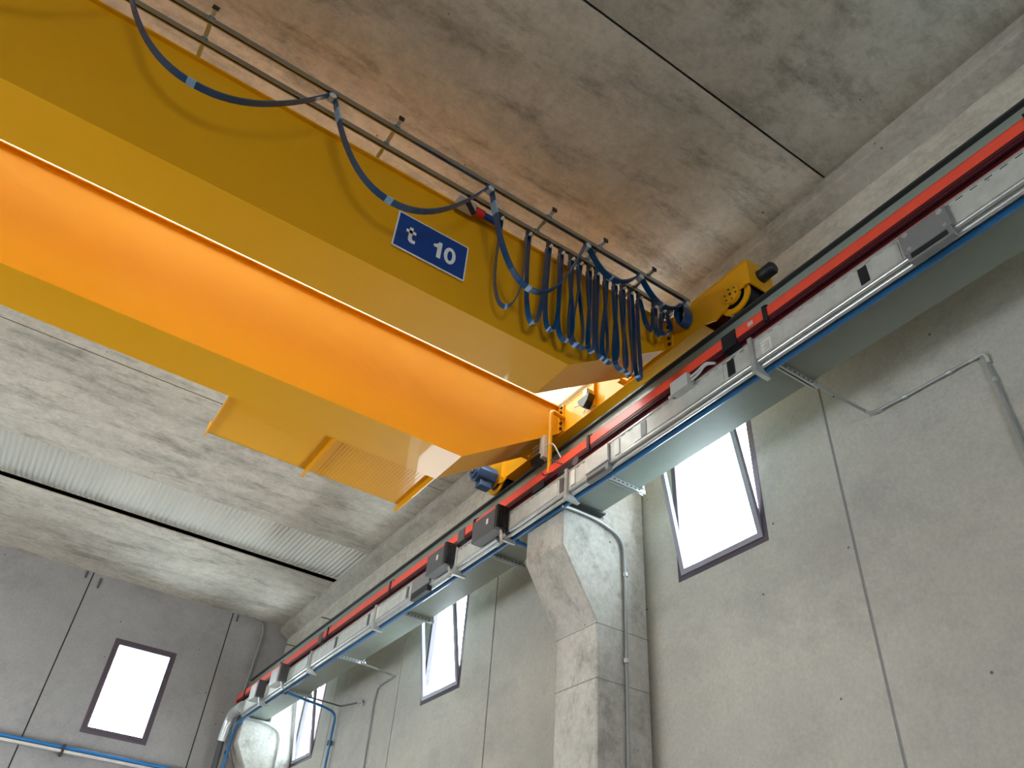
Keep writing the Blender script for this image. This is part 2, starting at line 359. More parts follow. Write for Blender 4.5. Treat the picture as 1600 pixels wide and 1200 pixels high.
# windows: frame fixed in the wall, sash tilted in at the top
def window(n, axis, a, b, tilt, label):
    if axis == 'x': loc = (WX, (a + b) / 2, WZ0)
    else: loc = ((a + b) / 2, EY, WZ0)
    o = thing('window_%d' % n, loc, label, None, kind='structure')
    w, h = b - a, WZ1 - WZ0
    def conv(pts):   # local (u along wall, d outward, v up)
        if axis == 'x': return [(loc[0] + d, loc[1] + u, loc[2] + v) for u, d, v in pts]
        return [(loc[0] + u, loc[1] + d, loc[2] + v) for u, d, v in pts]
    def ring(m, u, v0, v1, t, d0, d1, tl=0.0, hinge=0.0):
        def bx(u0, u1, z0, z1):
            pts = []
            for dz in (z0, z1):
                for (uu, dd) in ((u0, d0), (u1, d0), (u1, d1), (u0, d1)):
                    zz = dz - hinge
                    pts.append((uu, dd * math.cos(tl) - zz * math.sin(tl), hinge + zz * math.cos(tl) + dd * math.sin(tl)))
            m.add(conv(pts), [(0, 3, 2, 1), (4, 5, 6, 7), (0, 1, 5, 4), (1, 2, 6, 5), (2, 3, 7, 6), (3, 0, 4, 7)])
        bx(-u, u, v0, v0 + t); bx(-u, u, v1 - t, v1); bx(-u, -u + t, v0 + t, v1 - t); bx(u - t, u, v0 + t, v1 - t)
        return bx
    f = MB(); ring(f, w / 2, 0, h, 0.055, -0.004, 0.06); f.build('window_frame', 'frame', o)
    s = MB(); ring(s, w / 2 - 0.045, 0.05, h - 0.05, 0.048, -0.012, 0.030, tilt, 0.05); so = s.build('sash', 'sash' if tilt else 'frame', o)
    g = MB(); u = w / 2 - 0.085
    pts = []
    for z in (0.1, h - 0.1):
        for uu, dd in ((-u, 0.01), (u, 0.01), (u, 0.016), (-u, 0.016)):
            zz = z - 0.05; pts.append((uu, dd * math.cos(tilt) - zz * math.sin(tilt), 0.05 + zz * math.cos(tilt) + dd * math.sin(tilt)))
    g.add(conv(pts), [(0, 3, 2, 1), (4, 5, 6, 7), (0, 1, 5, 4), (1, 2, 6, 5), (2, 3, 7, 6), (3, 0, 4, 7)])
    g.build('glass', 'glass', so)
    hd = MB()
    hz = h - 0.25
    if tilt:
        c = conv([(-w / 2 + 0.03, 0.0, hz - 0.03), (-w / 2 + 0.03, -0.17, hz - 0.05)])
        hd.tube(c, 0.006, 6); hd.build('window_stay', 'galv', o)
    return o
window(1, 'x', *WIN_SIDE[0], R(10.3), 'tilted open window in the side wall right of the column')
window(2, 'x', *WIN_SIDE[1], R(10.0), 'tilted open window in the side wall left of the column')
window(3, 'x', *WIN_SIDE[2], R(9.5), 'tilted open window next to the far corner column')
window(4, 'y', *WIN_END[0], 0.0, 'closed bright window in the end wall')
window(5, 'x', *WIN_SIDE[3], 0.0, 'side wall window behind the viewer')
window(6, 'x', *WIN_SIDE[4], 0.0, 'side wall window near the back of the hall')
window(7, 'y', *WIN_END[1], 0.0, 'second window in the end wall')
window(8, 'y', *WIN_END[2], 0.0, 'third window in the end wall')
tag(MB().box(6.3, 7.3, 16.2, 18.35, FZ, 9.5).build('outdoor_tower', 'pink'), 'pink outdoor tower seen through the gap of the far tilted window', 'building')

# ------------------------------------------------------------------ runway beam and rail
t_ = thing('runway_beam', (3.96, 3.0, 3.865), 'long grey-green steel runway beam carried by the concrete corbels', 'beam')
Y0, Y1 = -8.6, 14.93
MB().box(3.79, 4.13, Y0, Y1, 3.865, 3.89).build('bottom_flange', 'green', t_)
MB().box(3.79, 4.13, Y0, Y1, 4.586, 4.606).build('top_flange', 'darksteel', t_, label='dark top flange')  # top flange darker than the webs
MB().box(3.828, 3.842, Y0, Y1, 3.89, 4.586).build('web', 'green', t_)
MB().box(4.078, 4.092, Y0, Y1, 3.89, 4.586).build('web', 'green', t_)
MB().box(3.79, 4.13, Y1 - 0.012, Y1, 3.89, 4.586).build('end_plate', 'green', t_)
MB().box(3.74, 4.17, 5.12, 5.30, 3.846, 3.864).build('bearing_plate', 'darksteel', t_)
MB().box(3.935, 3.985, Y0, Y1, 4.607, 4.645).build('crane_rail', 'railtop', t_, bevel=0.004, label='worn brown crane rail')
for (y, n) in ((11.31, 1), (12.78, 2)):
    tag(MB().tube([(3.66, y, 4.625), (3.93, y - 0.01, 4.632)], 0.007, 6).build('tie_rod', 'darksteel'), ('thin dark rod lying across the runway beam top, below the roof light end' if n == 1 else 'thin dark rod lying across the runway beam top, deep in the corner'), 'rod')

# ------------------------------------------------------------------ the overhead crane
CR = thing('overhead_crane', (2.0, 4.8, 4.0), 'yellow double girder overhead crane spanning the hall under the roof', 'crane')
GX0, GX1 = XL + 0.9, 3.768
def girder(y0, y1, label):
    # box girder: bottom flat to x=2.69 then rising to the end plate
    web = [(GX0, 4.02), (2.69, 4.02), (3.75, 4.76), (3.75, 5.08), (GX0, 5.08)]
    g = MB().prism(web, 'y', y0 + 0.012, y1 - 0.03).build('girder', 'yellow', CR, bevel=0.003, label=label)
    fl = [(GX0, 4.008), (2.692, 4.008), (3.755, 4.75), (3.75, 4.765), (2.688, 4.021), (GX0, 4.021)]
    MB().prism(fl, 'y', y0, y1).build('bottom_flange', 'yellow', g)
    MB().box(GX0, 3.75, y0 - 0.02, y1, 5.08, 5.093).build('top_flange', 'yellow', g)
    MB().box(3.75, 3.768, y0 - 0.03, y1 + 0.03, 4.74, 5.09).build('end_plate', 'yellow', g)
    for yb in (y0 - 0.055, y1 + 0.055):
        m = MB(); m.box(3.752, 3.768, yb - 0.03, yb + 0.03, 4.74, 5.085); m.build('bolt_flange', 'yellow', g)
        for k in range(5):
            z = 4.78 + k * 0.068; MB().cyl((3.735, yb, z), (3.752, yb, z), 0.017, 6).build('flange_bolt', 'black', g)
    return g
gA = girder(3.748, 4.21, 'girder nearer the viewer, carrying the sign')
gB = girder(5.375, 5.865, 'girder further from the viewer, bright web')
MB().box(GX0, 3.0, 3.95, 4.00, 5.094, 5.13).build('trolley_rail', 'railtop', gA)
MB().box(GX0, 3.0, 5.60, 5.65, 5.094, 5.13).build('trolley_rail', 'railtop', gB)

# end carriage
ec = MB()
WY = [2.962, 6.62]
def side_plate(m, x0, x1):
    c1 = [(WY[0] + 0.085 * math.cos(R(a)), 4.81 + 0.085 * math.sin(R(a))) for a in (168, 195, 225, 255, 285, 305)]
    c2 = [(WY[1] + 0.085 * math.cos(R(a)), 4.81 + 0.085 * math.sin(R(a))) for a in (235, 260, 290, 320, 350, 372)]
    p = [(2.775, 5.07), (2.775, 4.815), (2.86, 4.825)] + c1 + [(3.17, 4.68), (3.30, 4.733), (6.30, 4.733), (6.44, 4.69)] + c2 + [(6.80, 4.82), (6.86, 4.82), (6.86, 5.07)]
    m.prism(p, 'x', x0, x1)
ec_ = MB(); side_plate(ec_, 3.77, 3.785)
EC = ec_.build('end_carriage', 'yellow', CR, label='yellow end carriage on the runway rail')
m = MB(); side_plate(m, 4.035, 4.05); m.build('side_plate', 'yellow', EC)
MB().box(3.765, 4.055, 2.77, 6.865, 5.07, 5.082).box(3.765, 4.055, 3.30, 6.38, 4.722, 4.733).build('cover_plate', 'yellow', EC)
m = MB(); m.prism([(3.765, 5.08), (4.06, 5.08), (4.06, 4.84), (4.0, 4.76), (3.94, 4.80), (3.765, 4.80)], 'y', 2.762, 2.776); m.build('end_plate', 'yellow', EC)
MB().box(3.765, 4.06, 6.86, 6.874, 4.80, 5.08).build('end_plate', 'yellow', EC)
m = MB(); m.tube([(3.915, 2.762, 4.955), (3.915, 2.72, 4.955), (3.915, 2.63, 4.955), (3.915, 2.615, 4.955)], [0.062, 0.058, 0.058, 0.045], 24); m.build('buffer', 'black', EC, label='black rubber buffer')
for i, wy in enumerate(WY):
    w = MB(); w.cyl((3.812, wy, 4.798), (4.01, wy, 4.798), 0.152, 36); W_ = w.build('wheel', 'black', EC, label='black steel wheel on the rail')
    o_, i_ = circle2(wy, 4.80, 0.163, 40), circle2(wy, 4.80, 0.108, 40)
    fr = MB()
    fr.add([(3.795, *p) for p in o_] + [(3.795, *p) for p in i_] + [(3.812, *p) for p in o_] + [(3.812, *p) for p in i_],
           [q for k in range(40) for q in ((k, (k + 1) % 40, 40 + (k + 1) % 40, 40 + k), (80 + k, 120 + k, 120 + (k + 1) % 40, 80 + (k + 1) % 40),
            (k, 80 + k, 80 + (k + 1) % 40, (k + 1) % 40), (40 + k, 40 + (k + 1) % 40, 120 + (k + 1) % 40, 120 + k))])
    fr.build('wheel_flange', 'yellow', W_)
    h = MB(); h.prism(circle2(wy, 4.812, 0.083, 30), 'x', 3.750, 3.77, True); H = h.build('bearing_cap', 'yellow', EC)
    for k in range(6):
        a = R(60 * k + 20); yy, zz = wy + 0.062 * math.cos(a), 4.812 + 0.062 * math.sin(a)
        MB().cyl((3.742, yy, zz), (3.750, yy, zz), 0.008, 6).build('bolt', 'darksteel', H)
    MB().cyl((3.740, wy, 4.812), (3.750, wy, 4.812), 0.012, 8).build('bolt', 'darksteel', H)
MB().prism([(2.83, 4.86), (2.83, 4.80), (2.90, 4.80), (2.90, 4.87)], 'x', 3.762, 3.77).build('lug_plate', 'yellow', EC)
# bracing ribs on the visible middle part
MB().box(3.735, 3.77, 4.76, 4.775, 4.74, 5.06).build('rib', 'yellow', EC)
MB().box(3.735, 3.77, 6.42, 6.435, 4.74, 5.06).build('rib', 'yellow', EC)
# travel limit bracket on the carriage
tb = MB(); tb.box(3.66, 3.77, 4.775, 4.835, 4.85, 4.93); TB = tb.build('limit_switch', 'plastic_light', CR, label='light grey limit switch on the end carriage')
MB().prism([(4.74, 4.85), (4.93, 4.85), (4.90, 4.78), (4.83, 4.73), (4.77, 4.78)], 'x', 3.66, 3.74).build('switch_body', 'black', TB)
MB().tube([(3.70, 4.93, 4.83), (3.70, 5.03, 4.86)], 0.006, 6).build('switch_lever', 'galv', TB)
MB().tube([(3.70, 4.83, 4.76), (3.69, 4.86, 4.68)], 0.006, 6).build('switch_lever', 'galv', TB)
for yy in (4.33, 5.93):
    MB().box(3.69, 3.77, yy - 0.02, yy + 0.02, 4.735, 4.775).build('bolt_lug', 'yellow', EC)
# drive motor at the far end
mo = MB(); mo.tube([(3.74, 6.60, 4.80), (3.50, 6.60, 4.80)], 0.115, 8); MO = mo.build('drive_motor', 'motor', CR, bevel=0.008, label='blue drive motor at the far wheel')
MB().tube([(3.502, 6.60, 4.80), (3.47, 6.60, 4.80)], [0.09, 0.078], 20).build('fan_cover', 'motor', MO)
MB().cyl((3.471, 6.60, 4.80), (3.462, 6.60, 4.80), 0.04, 16).build('fan_hub', 'black', MO)
MB().cyl((3.463, 6.60, 4.80), (3.458, 6.60, 4.80), 0.014, 12).build('hub_cap', 'galv_light', MO)
MB().box(3.55, 3.70, 6.55, 6.66, 4.63, 4.71).build('terminal_box', 'motor', MO, bevel=0.01)

# service platform behind the far girder
PZ = 4.15
pl = MB().box(0.69, 2.73, 5.87, 6.76, PZ, PZ + 0.006); PL = pl.build('service_platform', 'yellow', CR, label='thin sheet platform behind the far girder')
for x in (0.68, 1.68, 2.72):
    p = [(5.85, PZ), (6.77, PZ), (6.86, PZ - 0.01), (6.80, PZ - 0.075 if x > 1 else PZ - 0.03), (5.85, PZ - 0.075 if x > 1 else PZ - 0.03)]
    MB().prism(p, 'x', x, x + 0.012).build('hanger_plate', 'yellow', PL)
MB().box(0.68, 2.735, 6.755, 6.765, PZ, PZ + 0.12).build('edge_strip', 'yellow', PL)
m = MB(); x = 1.80
while x < 2.70:
    m.box(x, x + 0.012, 5.9, 6.74, PZ - 0.003, PZ); x += 0.035
m.build('ribbed_sheet', 'yellow', PL)

# festoon rails on arms from the top of the near girder
def crail(m, y, x0, x1):
    m.box(x0, x1, y - 0.016, y + 0.016, 5.088, 5.094); m.box(x0, x1, y - 0.016, y - 0.012, 5.058, 5.088); m.box(x0, x1, y + 0.012, y + 0.016, 5.058, 5.088)
    m.box(x0, x1, y - 0.016, y - 0.006, 5.054, 5.058); m.box(x0, x1, y + 0.006, y + 0.016, 5.054, 5.058)
m = MB(); crail(m, 3.41, GX0, 3.74); m.build('festoon_rail', 'chrome', CR, label='outer cable rail')
m = MB(); crail(m, 3.585, GX0, 3.70); m.build('festoon_rail', 'chrome', CR, label='inner cable rail')
for x in (-6.2, -4.8, -3.38, -1.98, -0.58, 0.815, 2.205, 2.73, 3.26):
    a = MB().box(x - 0.014, x + 0.014, 3.325, 3.76, 5.095, 5.115).build('rail_arm', 'galv_light', CR)
    MB().box(x - 0.022, x + 0.022, 3.318, 3.326, 5.085, 5.125).build('arm_cap', 'black', a)
    for yc in (3.41, 3.585): MB().box(x - 0.022, x + 0.022, yc - 0.018, yc + 0.018, 5.094, 5.102).build('rail_clamp', 'darksteel', a)
    m = MB().tube([(x + 0.02, 3.60, 5.108), (x - 0.19, 3.63, 5.10), (x - 0.26, 3.61, 5.07)], 0.004, 6); m.build('brace_wire', 'galv', a)
# plug and socket on the inner rail
sw = MB().box(1.50, 1.66, 3.63, 3.70, 4.99, 5.075); SW = sw.build('socket_box', 'galv', CR, label='grey socket box with a red plug')
MB().cyl((1.66, 3.65, 5.02), (1.74, 3.65, 5.02), 0.036, 16).build('red_plug', 'redplastic', SW)
MB().cyl((1.74, 3.65, 5.02), (1.86, 3.65, 5.02), 0.028, 14).build('blue_plug', 'signblue', SW)
MB().cyl((1.57, 3.61, 5.01), (1.66, 3.66, 4.985), 0.022, 12).build('cable_gland', 'black', SW)

# current collector on the end of the far girder
ca = MB().tube(fillet([(3.768, 5.29, 4.90), (3.60, 5.29, 4.93), (3.615, 5.30, 4.17)], 0.06), 0.022, 14)
CA = ca.build('collector_arm', 'yellow', CR, label='yellow tube arm reaching down to the conductor rail')
MB().box(3.55, 3.63, 5.32, 5.40, 4.36, 4.62).build('collector_bracket', 'plastic_light', CA, bevel=0.006)
m = MB()
for k in range(4): m.tube([(3.56, 5.34, 4.55 - k * 0.045), (3.54, 5.50, 4.53 - k * 0.045)], 0.006, 6)
m.build('bracket_bars', 'galv_light', CA)
MB().prism([(5.36, 4.40), (5.52, 4.40), (5.50, 4.32), (5.40, 4.30)], 'x', 3.53, 3.60).build('collector_head', 'black', CA)
m = MB().tube(fillet([(3.56, 5.30, 4.46), (3.52, 5.12, 4.40), (3.55, 5.02, 4.18)], 0.1), 0.007, 8); m.build('collector_lead', 'plastic_light', CA)
m = MB().tube(fillet([(3.60, 5.26, 4.30), (3.56, 5.16, 4.22), (3.60, 5.06, 4.15)], 0.06), 0.006, 8); m.build('collector_lead', 'black', CA)
MB().tube(fillet([(3.60, 5.40, 4.22), (3.56, 5.30, 4.12), (3.6, 5.22, 4.14)], 0.06), 0.006, 8).build('collector_lead', 'black', CA)
CT = MB().box(3.605, 3.66, 4.88, 5.14, 4.05, 4.13).build('collector_shoe', 'black', CA); MB().box(3.60, 3.65, 5.36, 5.55, 4.05, 4.12).build('collector_shoe', 'black', CA)
m = MB().prism(circle2(4.86, 4.08, 0.045, 20), 'x', 3.60, 3.64, True); m.build('shoe_roller', 'plastic_dark', CT)

# ------------------------------------------------------------------ capacity sign
SG = thing('capacity_sign', (1.395, 3.748, 4.30), 'blue rectangular sign with white border reading t 10 on the near girder', 'sign')
MB().box(1.09, 1.70, 3.740, 3.748, 4.295, 4.675).build('border', 'white', SG)
MB().box(1.102, 1.688, 3.7385, 3.742, 4.307, 4.663).build('face', 'signblue', SG)
def glyph(polys, x, z, w, h, name):
    m = MB()
    for p in polys: m.prism([(x + a * w, z + b * h) for a, b in p], 'y', 3.7372, 3.7392)
    return m.build(name, 'white', SG)
# lower-case t: stem with a hooked foot, cross bar
glyph([[(0.28, 1.0), (0.62, 1.0), (0.62, 0.32), (0.68, 0.22), (0.80, 0.19), (0.97, 0.22), (0.97, 0.01), (0.72, -0.03), (0.45, 0.0), (0.31, 0.12), (0.28, 0.28)],
       [(0.02, 0.80), (0.95, 0.80), (0.95, 0.60), (0.02, 0.60)]], 1.175, 4.405, 0.088, 0.155, 'lettering')
# figure one with a short flag
glyph([[(0.42, 0.0), (0.85, 0.0), (0.85, 1.0), (0.52, 1.0), (0.42, 0.88), (0.24, 0.79), (0.02, 0.76), (0.02, 0.60), (0.42, 0.60)]], 1.408, 4.395, 0.082, 0.17, 'lettering')
# nought: an oval ring
m = MB(); n_ = 36; cx, cz = 1.552, 4.478
for ya, yb in ((3.7372, 3.7392),):
    vs = []
    for r0, r1 in ((0.050, 0.088), (0.021, 0.054)):
        for yy in (ya, yb):
            vs += [(cx + r0 * math.cos(2 * math.pi * k / n_), yy, cz + r1 * math.sin(2 * math.pi * k / n_)) for k in range(n_)]
    fs = []
    for k in range(n_):
        q = (k + 1) % n_
        fs += [(k, q, 2 * n_ + q, 2 * n_ + k), (n_ + k, 3 * n_ + k, 3 * n_ + q, n_ + q), (k, n_ + k, n_ + q, q), (2 * n_ + k, 2 * n_ + q, 3 * n_ + q, 3 * n_ + k)]
    m.add(vs, fs)
m.build('lettering', 'white', SG)

# ------------------------------------------------------------------ festoon cables and their trolleys
def loop_pts(xa, xb, ztop, zbot, y, bulge=0.0, n=22, lean=0.0, yj=0.0):
    out = []
    L = xb - xa; H = ztop - zbot; mid = (xa + xb) / 2 + lean
    for i in range(n + 1):
        t = i / n; u = 2 * t - 1
        # superellipse: straight sides, round bottom
        prof = (1 - abs(u) ** 3.0) if H > 0.35 else (1 - abs(u) ** 2.2)
        xx = (xa + xb) / 2 + u * L / 2 + lean * prof
        s = math.sin(math.pi * t)
        if bulge: xx += math.copysign(1, u) * bulge * (abs(u) ** 0.5) * prof * (1 if abs(u) > 1e-6 else 0)
        out.append((xx, y + yj * s, ztop - H * prof))
    return out
OT = [-2.45, -1.12, 0.317, 1.647, 2.60, 3.17, 3.705]
OB = [4.39, 4.385, 4.30, 4.18, 4.80, 4.83]
pts = []
for i in range(len(OT) - 1):
    a, b = OT[i] + 0.018, OT[i + 1] - 0.018
    L = b - a; H = 5.03 - OB[i]; n = 26; k = 1.7
    for j in range(n + 1):
        t = j / n; u = 2 * t - 1
        prof = 1 - abs(u) ** (2.15 if L > 0.7 else 2.0)
        xx = (a + b) / 2 + u * L / 2 - 0.06 * L * prof * 0.7
        pts.append((xx, 3.41, 5.03 - H * prof))
wd = [(0.12 * math.sin(i * 0.21), 1, 0.1 * math.sin(i * 0.13 + 1)) for i in range(len(pts))]
fc = MB().ribbon(pts, wd, 0.052, 0.011)
FC = fc.build('festoon_cable', 'cable'); tag(FC, 'blue flat cable hanging in wide loops from the outer rail', 'cable')
def tape_at(ppts, wdirs, idx, w, parent):
    MB().ribbon(ppts[idx:idx + 2], wdirs[idx:idx + 2], w, 0.016).build('tape_band', 'tape', parent)
for i in range(len(OT) - 1): tape_at(pts, wd, i * 27 + 12, 0.056, FC)
for i in (2, 3): tape_at(pts, wd, i * 27 + 1, 0.056, FC)
IT = [1.863, 2.132, 2.338, 2.462, 2.568, 2.655, 2.757, 2.839, 2.936, 3.034, 3.119, 3.211, 3.305, 3.481, 3.577, 3.645]
IB = [4.08, 4.056, 4.083, 4.056, 4.058, 4.07, 4.082, 4.068, 4.06, 4.05, 4.049, 4.048, 4.69, 4.676, 4.74]
ip = []; iw = []; starts = []
for i in range(len(IT) - 1):
    sr = 0.017
    a, b = IT[i] + sr, IT[i + 1] - sr; H = 4.965 - IB[i]; L = b - a
    n = 24; starts.append(len(ip)); bul = max(0.0, random.uniform(0.05, 0.085) - max(L, 0) / 2) if H > 0.4 else 0.025
    ln = random.uniform(-0.02, 0.03); tw = random.uniform(-0.9, 0.9); yj = random.uniform(-0.06, 0.06)
    if i == 0: ip.append((IT[0] - 0.03, 3.585, 5.0)); iw.append((0, 1, 0)); starts[0] = 1
    for j in range(n + 1):
        t = j / n; u = -math.cos(math.pi * t); f = math.sin(math.pi * t) ** 0.6 if 0 < t < 1 else 0.0
        bb = bul * (f ** 2) * 2.0 * abs(u) ** 0.7
        xx = (a + b) / 2 + u * L / 2 + (math.copysign(bb, u) if abs(u) > 1e-6 else 0) + ln * f
        ip.append((xx, 3.585 + yj * f * u, 4.965 - H * f)); iw.append((0.5 * math.sin(tw * 2 * math.sin(math.pi * t)), 1, 0))
    if i < len(IT) - 2:
        for k in range(1, 6):
            g = math.pi * (1 - k / 6); ip.append((IT[i + 1] + sr * math.cos(g), 3.585, 4.965 + 0.022 * math.sin(g))); iw.append((0, 1, 0))
FI = MB().ribbon(ip, iw, 0.042, 0.007).build('festoon_cable', 'cable'); tag(FI, 'blue flat cable gathered in narrow hanging loops on the inner rail', 'cable')
for i, s in enumerate(starts[:12]): tape_at(ip, iw, s + 12 - (i % 3), 0.046, FI)
# spare coil tied at the rail end
cp = []
for k in range(90):
    a = k * 0.36; rr = 0.10 + 0.012 * math.sin(k * 0.7)
    cp.append((3.715 + 0.03 * math.sin(k * .23), 3.47 + rr * math.cos(a) * 0.62, 4.93 + rr * math.sin(a) * 1.1))
tag(MB().ribbon(cp, (1, 0, 0), 0.045, 0.007).build('cable_coil', 'cable'), 'bunched end of blue cable tied at the end of the rails', 'cable coil')

def trolley_outer(x, label):
    t = thing('cable_trolley', (x, 3.41, 5.02), label, 'trolley', 'trolleys on the outer cable rail')
    MB().box(x - 0.03, x + 0.03, 3.398, 3.422, 5.03, 5.075).build('carrier', 'darksteel', t)
    MB().cyl((x, 3.383, 5.01), (x, 3.437, 5.01), 0.026, 16).build('saddle', 'plastic_light', t)
    return t
t0 = trolley_outer(OT[2], 'cable trolley on the outer rail between the two widest loops')
LB = {1: 'cable trolley at the top edge of the picture on the outer rail', 3: 'cable trolley on the outer rail just above the blue sign',
      4: 'cable trolley on the outer rail above the gathered loops', 5: 'second last cable trolley on the outer rail before its end', 6: 'last cable trolley at the end of the outer rail'}
for i, lab in LB.items(): dup(t0, (OT[i], 3.41, 5.02), lab)
ti = thing('cable_trolley', (IT[0], 3.585, 4.98), 'first small white-capped cable trolley on the inner rail, standing apart from the others', 'trolley', 'white-capped trolleys on the inner cable rail')
x = IT[0]
MB().box(x - 0.018, x + 0.018, 3.572, 3.598, 4.985, 5.075).build('carrier', 'darksteel', ti)
MB().tube([(x, 3.560, 4.972), (x, 3.612, 4.972)], 0.015, 12).build('saddle', 'darksteel', ti)
MB().tube([(x, 3.535, 4.972), (x, 3.560, 4.972)], [0.010, 0.012], 10).build('saddle_cap', 'white', ti)
ORD = 'first second third fourth fifth sixth seventh eighth ninth tenth eleventh twelfth thirteenth fourteenth fifteenth last'.split()
for i in range(1, len(IT)):
    lab = 'white-capped cable trolley, %s of the sixteen on the inner rail counted from the sign' % ORD[i]
    dup(ti, (IT[i], 3.585, 4.98), lab)

# ------------------------------------------------------------------ red conductor rail
CO = thing('conductor_rail', (3.63, 3.0, 4.14), 'long red enclosed conductor rail along the runway beam', 'conductor rail')
m = MB(); m.box(3.60, 3.606, -8, 14.7, 4.145, 4.235).box(3.60, 3.665, -8, 14.7, 4.232, 4.238).box(3.660, 3.665, -8, 14.7, 4.10, 4.235); m.build('red_cover', 'red', CO)
MB().box(3.603, 3.662, -8, 14.69, 4.118, 4.15).box(3.608, 3.626, -8, 14.69, 4.10, 4.12).box(3.640, 3.658, -8, 14.69, 4.10, 4.12).build('slot_lips', 'maroon', CO)
for y in (-1.4, 0.6, 2.56, 4.66, 6.66, 8.69, 10.67, 12.57, 14.3):
    h = MB().box(3.588, 3.60, y - 0.018, y + 0.018, 4.10, 4.25).box(3.588, 3.70, y - 0.018, y + 0.018, 4.238, 4.252).box(3.665, 3.95, y - 0.02, y + 0.02, 4.24, 4.262).build('hanger', 'black', CO)
    MB().cyl((3.63, y, 4.25), (3.63, y, 4.285), 0.011, 8).build('hanger_bolt', 'black', h)
    MB().box(3.665, 3.78, y - 0.14, y - 0.10, 4.095, 4.12).build('hanger_foot', 'black', CO)
for y in (2.92, 6.93, 10.93): MB().box(3.592, 3.67, y - 0.07, y + 0.07, 4.095, 4.245).build('joint_cover', 'plastic_dark' if y > 3 else 'black', CO)
MB().box(3.5985, 3.60, 2.68, 2.73, 4.17, 4.21).build('sticker', 'plastic_light', CO)
MB().box(3.597, 3.668, 14.7, 14.74, 4.09, 4.24).build('end_cap', 'red', CO)

# ------------------------------------------------------------------ sheet steel trunking and what is fixed to it
TK = thing('cable_trunking', (3.62, 3.0, 3.79), 'long galvanised cable trunking running below the red conductor rail', 'trunking')
MB().box(3.57, 3.70, -8, 14.05, 3.795, 3.975).build('trunking_body', 'duct', TK)
MB().box(3.562, 3.575, -8, 14.05, 3.972, 3.984).build('cover_lip', 'galv_light', TK)
m = MB(); y = -2.0
while y < 14.0:
    m.box(3.5685, 3.571, y, y + 0.045, 3.957, 3.963); y += 0.09
m.build('lip_slots', 'black', TK)
segs = [(-3.0, 1.10), (1.50, 2.71), (4.02, 4.28), (4.30, 4.66), (5.06, 5.55), (7.95, 8.85)]
for a, b in [(1.50, 2.72), (2.99, 4.0), (5.08, 5.9), (7.75, 8.85), (8.98, 10.0), (11.1, 12.1)]:
    MB().box(3.565, 3.571, a, b, 3.80, 3.955).build('cover_plate', 'duct', TK)
for y, mt in ((1.76, 'black'), (2.91, 'black'), (3.88, 'plastic_dark'), (5.01, 'plastic_dark'), (8.05, 'plastic_dark'), (9.12, 'plastic_dark'), (10.15, 'plastic_dark'), (11.12, 'plastic_dark')):
    MB().box(3.560, 3.568, y - 0.032, y + 0.032, 3.805, 3.945).build('access_slot', mt, TK, label='dark opening in the trunking face')
for y in (4.22, 4.84, 8.86, 12.9): MB().box(3.561, 3.569, y - 0.03, y + 0.03, 3.80, 3.955).build('joint_strip', 'label', TK)
for y in (2.70, 4.93, 6.93, 8.93, 11.05, 13.05):
    b = MB(); b.box(3.545, 3.566, y - 0.018, y + 0.018, 3.70, 4.005); b.box(3.545, 3.70, y - 0.018, y + 0.018, 3.688, 3.70); b.prism([(3.56, 3.70), (3.68, 3.70), (3.56, 3.79)], 'y', y - 0.02, y - 0.014)
    b.build('support_bracket', 'galv', TK)
m = MB()
for k in range(60):
    y = 0.2 + k * 0.235; m.cyl((3.564, y, 3.94), (3.5655, y, 3.94), 0.007, 6)
m.build('cover_screws', 'galv_light', TK, kind='stuff')
def junction(name, y0, y1, z0, z1, x0, mat, label, cat, fins=False):
    t = thing(name, (3.57, (y0 + y1) / 2, z0), label, cat)
    MB().box(x0, 3.565, y0, y1, z0, z1).build('housing', mat, t, bevel=0.006)
    return t
t = junction('tap_off_box', 1.16, 1.475, 3.78, 3.955, 3.535, 'plastic_grey', 'grey plastic tap-off box on the trunking, high above the bent wall conduit', 'electrical box')
MB().box(3.54, 3.60, 1.17, 1.465, 3.715, 3.79).build('lower_box', 'plastic_grey', t, bevel=0.01)
MB().box(3.534, 3.5355, 1.20, 1.435, 3.725, 3.765).build('dark_slot', 'black', t)
for yy in (1.20, 1.43):
    MB().cyl((3.532, yy, 3.925), (3.536, yy, 3.925), 0.02, 16).build('knob', 'galv', t)
    MB().cyl((3.532, yy, 3.805), (3.536, yy, 3.805), 0.014, 12).build('screw', 'galv_light', t)
t = junction('tap_off_box', 4.32, 4.64, 3.79, 3.96, 3.54, 'duct', 'pale metal tap-off box on the trunking, beside the collector arm', 'electrical box')
MB().box(3.545, 3.60, 4.32, 4.62, 3.70, 3.775).build('lower_box', 'plastic_grey', t, bevel=0.008)
MB().box(3.54, 3.5455, 4.36, 4.60, 3.705, 3.735).build('dark_slot', 'black', t)
t = junction('tap_off_box', 7.48, 7.92, 3.79, 3.96, 3.54, 'plastic_grey', 'flat grey tap-off box on the trunking, just past both dark isolators', 'electrical box')
MB().box(3.545, 3.60, 7.50, 7.90, 3.71, 3.78).build('dark_slot', 'black', t)
